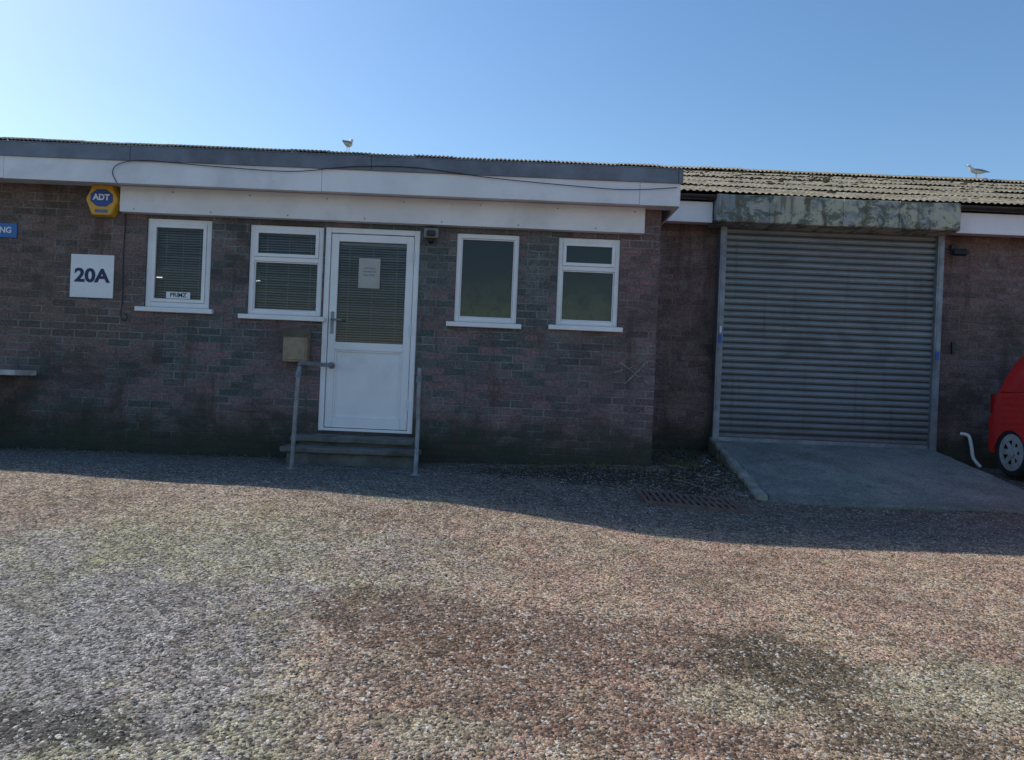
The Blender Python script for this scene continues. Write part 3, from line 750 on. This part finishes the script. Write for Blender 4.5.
def wheel(x,y,sgn,nm):
    bm=bmesh.new(); c=cp(x,y,.27); R_=.268; prof=[(0,.13),(0,.19),(.0,.20),(-.012,.225),(-.012,.25),(.01,R_),(.05,R_+.002),(.15,R_+.002),(.18,R_-.02),(.18,.1)]
    n=36; rings=[]
    for i in range(n):
        t=2*math.pi*i/n; rings.append([bm.verts.new(c+Vector((sgn*a,r*math.cos(t),r*math.sin(t)))) for a,r in prof])
    for i in range(n):
        a,b2=rings[i],rings[(i+1)%n]
        for j in range(len(prof)-1): f=bm.faces.new((a[j],a[j+1],b2[j+1],b2[j])); f.smooth=True; f.material_index=1 if j<2 else 0
    for i in range(7):
        t=2*math.pi*i/7; d=Vector((0,math.cos(t),math.sin(t))); s=Vector((0,-math.sin(t),math.cos(t)))
        P=[c+Vector((sgn*.012,0,0))+d*.03+s*.03,c+Vector((sgn*.012,0,0))+d*.03-s*.03,c+Vector((sgn*.004,0,0))+d*.195-s*.03,c+Vector((sgn*.004,0,0))+d*.195+s*.03]
        f=bm.faces.new([bm.verts.new(v) for v in P]); f.material_index=1
    def cone(mi,*a,**kw):
        r=bmesh.ops.create_cone(bm,*a,**kw)
        for f in set(f for v in r['verts'] for f in v.link_faces): f.material_index=mi
    cone(1,cap_ends=True,segments=20,radius1=.05,radius2=.04,depth=.02,matrix=Matrix.Translation(c+Vector((-sgn*.002,0,0)))@Matrix.Rotation(math.pi/2,4,'Y'))
    cone(0,cap_ends=True,segments=30,radius1=.19,radius2=.19,depth=.02,matrix=Matrix.Translation(c+Vector((sgn*.06,0,0)))@Matrix.Rotation(math.pi/2,4,'Y'))
    mk(nm,bm,[M_tyre,M_alloy],CAR)
wheel(.34,.02,1,'wheel_rl'); wheel(2.87,.02,1,'wheel_fl'); wheel(.34,W-.02,-1,'wheel_rr'); wheel(2.87,W-.02,-1,'wheel_fr')
bm=bmesh.new(); addbox(bm,5.50,6.98,5.2,8.4,.12,.30); mk('underbody',bm,M_black,CAR)
bm=bmesh.new()
for yy in (.0,W-.16):
    P=cp(-.005,yy+.08,.78); addbox(bm,P.x-.07,P.x+.07,P.y-.03,P.y+.035,P.z-.1,P.z+.12,.01)
mk('tail_lights',bm,simple('lens_red',(.35,.01,.01),.15),CAR)
bm=bmesh.new(); P=cp(2.25,-.08,1.0); addbox(bm,P.x-.07,P.x+.06,P.y-.05,P.y+.05,P.z-.05,P.z+.06,.02); P=cp(2.25,W+.08,1.0); addbox(bm,P.x-.06,P.x+.07,P.y-.05,P.y+.05,P.z-.05,P.z+.06,.02); mk('mirrors',bm,M_red,CAR)

# ---------------------------------------------------------------- gulls
M_gw=simple('gull_white',(.75,.75,.74),.7); M_gg=simple('gull_grey',(.30,.32,.35),.7); M_gy=simple('gull_beak',(.6,.4,.08),.5)
def gull(name,X,Y,Z,ang,sc):
    Gm=empty(name,(X,Y,Z)); M_=Matrix.Translation((X,Y,Z))@Matrix.Rotation(ang,4,'Z')@Matrix.Scale(sc,4)
    bm=bmesh.new()
    pts=[(-.27,0,.17),(-.2,0,.165),(-.1,0,.165),(0,0,.175),(.09,0,.20),(.135,0,.245),(.155,0,.29),(.175,0,.315),(.205,0,.318),(.222,0,.312)]
    rad=[.012,.03,.058,.07,.062,.042,.034,.036,.026,.01]
    tube(bm,pts,rad,12)
    bmesh.ops.transform(bm,matrix=M_,verts=bm.verts[:]); mk('body',bm,M_gw,Gm,True)
    bm=bmesh.new()
    for s in (-1,1):
        tube(bm,[(.07,s*.045,.205),(.0,s*.055,.20),(-.1,s*.05,.185),(-.2,s*.03,.17),(-.31,s*.008,.155)],[.015,.03,.028,.018,.004],8)
    bmesh.ops.transform(bm,matrix=M_,verts=bm.verts[:]); mk('wings',bm,M_gg,Gm,True)
    bm=bmesh.new(); tube(bm,[(.215,0,.313),(.25,0,.308),(.27,0,.298)],[.010,.008,.003],6)
    for s in (-1,1):
        tube(bm,[(.0,s*.025,.12),(.005,s*.025,.06),(0,s*.025,.0)],[.009,.005,.005],6); tube(bm,[(0,s*.025,.003),(.045,s*.03,.003)],[.006,.010],6)
    bmesh.ops.transform(bm,matrix=M_,verts=bm.verts[:]); mk('beak_and_legs',bm,M_gy,Gm)
    bm=bmesh.new()
    for s in (-1,1): bmesh.ops.create_uvsphere(bm,u_segments=8,v_segments=6,radius=.006,matrix=Matrix.Translation((.19,s*.031,.322)))
    bmesh.ops.transform(bm,matrix=M_,verts=bm.verts[:]); mk('eyes',bm,M_black,Gm)
gull('seagull',-3.24,14,4.925,math.radians(80),.85); gull('seagull.001',8.5,14,4.925,math.radians(172),.75)

# ---------------------------------------------------------------- weeds, debris
def leafmat(name,a,b_):
    m,nt,b,o=newmat(name); k=N(nt); p=k.geo()
    c=k.mix(k.ramp(k.noise(p,6,4,.7),.35,.65),a,b_); k.link(c,b.inputs['Base Color']); b.inputs['Roughness'].default_value=.8; return m
M_weed=leafmat('weed_leaf',(.06,.09,.03),(.15,.14,.06))
M_litter=leafmat('leaf_litter',(.09,.055,.03),(.30,.21,.13))
bm=bmesh.new()
def tuft(x,y,n,h):
    z=gsm(x,y)-.005
    for _ in range(n):
        a=random.random()*6.28; l=h*random.uniform(.4,1); ln=random.uniform(.1,.7)*l; w=random.uniform(.002,.004)
        bx,by=x+random.gauss(0,.02),y+random.gauss(0,.015); d=Vector((math.cos(a),math.sin(a),0)); s=Vector((-d.y,d.x,0))*w
        p0=Vector((bx,by,z)); p1=p0+d*ln*.35+Vector((0,0,l*.6)); p2=p0+d*ln+Vector((0,0,l*.9))
        bm.faces.new([bm.verts.new(v) for v in (p0-s,p0+s,p1+s*.8,p1-s*.8)]); bm.faces.new([bm.verts.new(v) for v in (p1-s*.8,p1+s*.8,p2)])
for _ in range(80):
    x=random.uniform(-5.5,1.4); 
    if -2.15<x<-.8: continue
    tuft(x,7.46,random.randint(3,12),random.uniform(.02,.07))
for _ in range(40): tuft(random.uniform(1.5,2.3),random.uniform(7.4,9.0),random.randint(6,18),random.uniform(.04,.13))
for _ in range(24): tuft(random.uniform(.2,1.4),random.uniform(7.2,7.45),random.randint(5,12),random.uniform(.03,.10))
for _ in range(24):
    t=random.random(); tuft(2.34-.16*t,9.0-2.35*t,random.randint(4,12),random.uniform(.03,.08))
for _ in range(22): tuft(random.uniform(2.4,5.0),6.60,random.randint(4,10),random.uniform(.02,.05))
mk('weeds',bm,M_weed)
bm=bmesh.new()
def lf(x,y,s):
    z=gsm(x,y)+random.uniform(.003,.02); a=random.random()*6.28; t=random.uniform(-.5,.5)
    d=Vector((math.cos(a),math.sin(a),t))*s; e=Vector((-math.sin(a),math.cos(a),random.uniform(-.4,.4)))*s*.5; c=Vector((x,y,z))
    bm.faces.new([bm.verts.new(v) for v in (c-d,c+e,c+d,c-e)])
for _ in range(1000): lf(random.gauss(1.8,.4),random.uniform(6.6,9.0),random.uniform(.006,.022))
for _ in range(700): lf(random.gauss(.5,.8),7.42-abs(random.gauss(0,.3)),random.uniform(.006,.022))
for _ in range(300): lf(random.uniform(-5.5,-2.1),7.45-abs(random.gauss(0,.1)),random.uniform(.006,.016))
for _ in range(250): lf(random.uniform(-3,4),random.uniform(3,6.8),random.uniform(.005,.012))
mk('leaf_litter',bm,M_litter)
def rf():
    t=random.random(); q=random.random()
    if q<.4: return 2.30-.16*t+random.uniform(-.15,.02),8.9-2.2*t,random.choice((.008,.012,.018,.03))
    if q<.6: return random.uniform(-.6,1.3),random.uniform(7.0,7.42),random.choice((.006,.01,.018))
    return random.uniform(1.5,2.2),random.uniform(6.7,8.9),random.choice((.006,.01,.014,.024))
gravel('rubble',190,rf,[M_stone,M_conc,M_stone])
bm=bmesh.new()
for a,b_ in (((1.55,7.05),(1.85,6.85)),((1.9,7.3),(2.1,7.15)),((1.6,7.6),(1.8,7.5)),((-3.3,6.1),(-3.15,6.2))):
    za=gsm(*a)+.012; zb=gsm(*b_)+.012
    tube(bm,[(a[0],a[1],za),((a[0]+b_[0])/2,(a[1]+b_[1])/2+.02,(za+zb)/2+.008),(b_[0],b_[1],zb)],[.006,.005,.003],6)
mk('twigs',bm,simple('twig',(.20,.17,.13),.9))

# ---------------------------------------------------------------- light, sky, camera
el,az=math.radians(39.5),math.radians(-54)
w=bpy.data.worlds.new('World'); S.world=w; w.use_nodes=True; nt=w.node_tree; nt.nodes.clear()
o=nt.nodes.new('ShaderNodeOutputWorld'); bg=nt.nodes.new('ShaderNodeBackground'); sk=nt.nodes.new('ShaderNodeTexSky')
sk.sky_type='NISHITA'; sk.sun_disc=False; sk.sun_elevation=el; sk.sun_rotation=az; sk.air_density=1.15; sk.dust_density=.6; sk.ozone_density=3.2
hs=nt.nodes.new('ShaderNodeHueSaturation'); hs.inputs['Saturation'].default_value=1.15
nt.links.new(sk.outputs[0],hs.inputs['Color']); nt.links.new(hs.outputs[0],bg.inputs[0]); nt.links.new(bg.outputs[0],o.inputs[0]); bg.inputs[1].default_value=.15
L=bpy.data.lights.new('sun','SUN'); L.energy=4.6; L.angle=math.radians(.5); L.color=(1,.92,.82)
lo=bpy.data.objects.new('sun',L); COL.objects.link(lo)
d=Vector((math.sin(az)*math.cos(el),math.cos(az)*math.cos(el),math.sin(el))); lo.rotation_euler=d.to_track_quat('Z','Y').to_euler(); lo.location=d*50
c=bpy.data.cameras.new('camera'); c.lens=750/1024*36; c.sensor_width=36; c.clip_end=2000; c.clip_start=.05
co=bpy.data.objects.new('camera',c); COL.objects.link(co)
co.matrix_world=Matrix.Translation((0,0,.8))@Matrix.Rotation(math.pi/2,4,'X')@Matrix.Rotation(.042,4,'Z')
S.camera=co
S.view_settings.view_transform='Standard'; S.view_settings.look='None'; S.view_settings.exposure=0
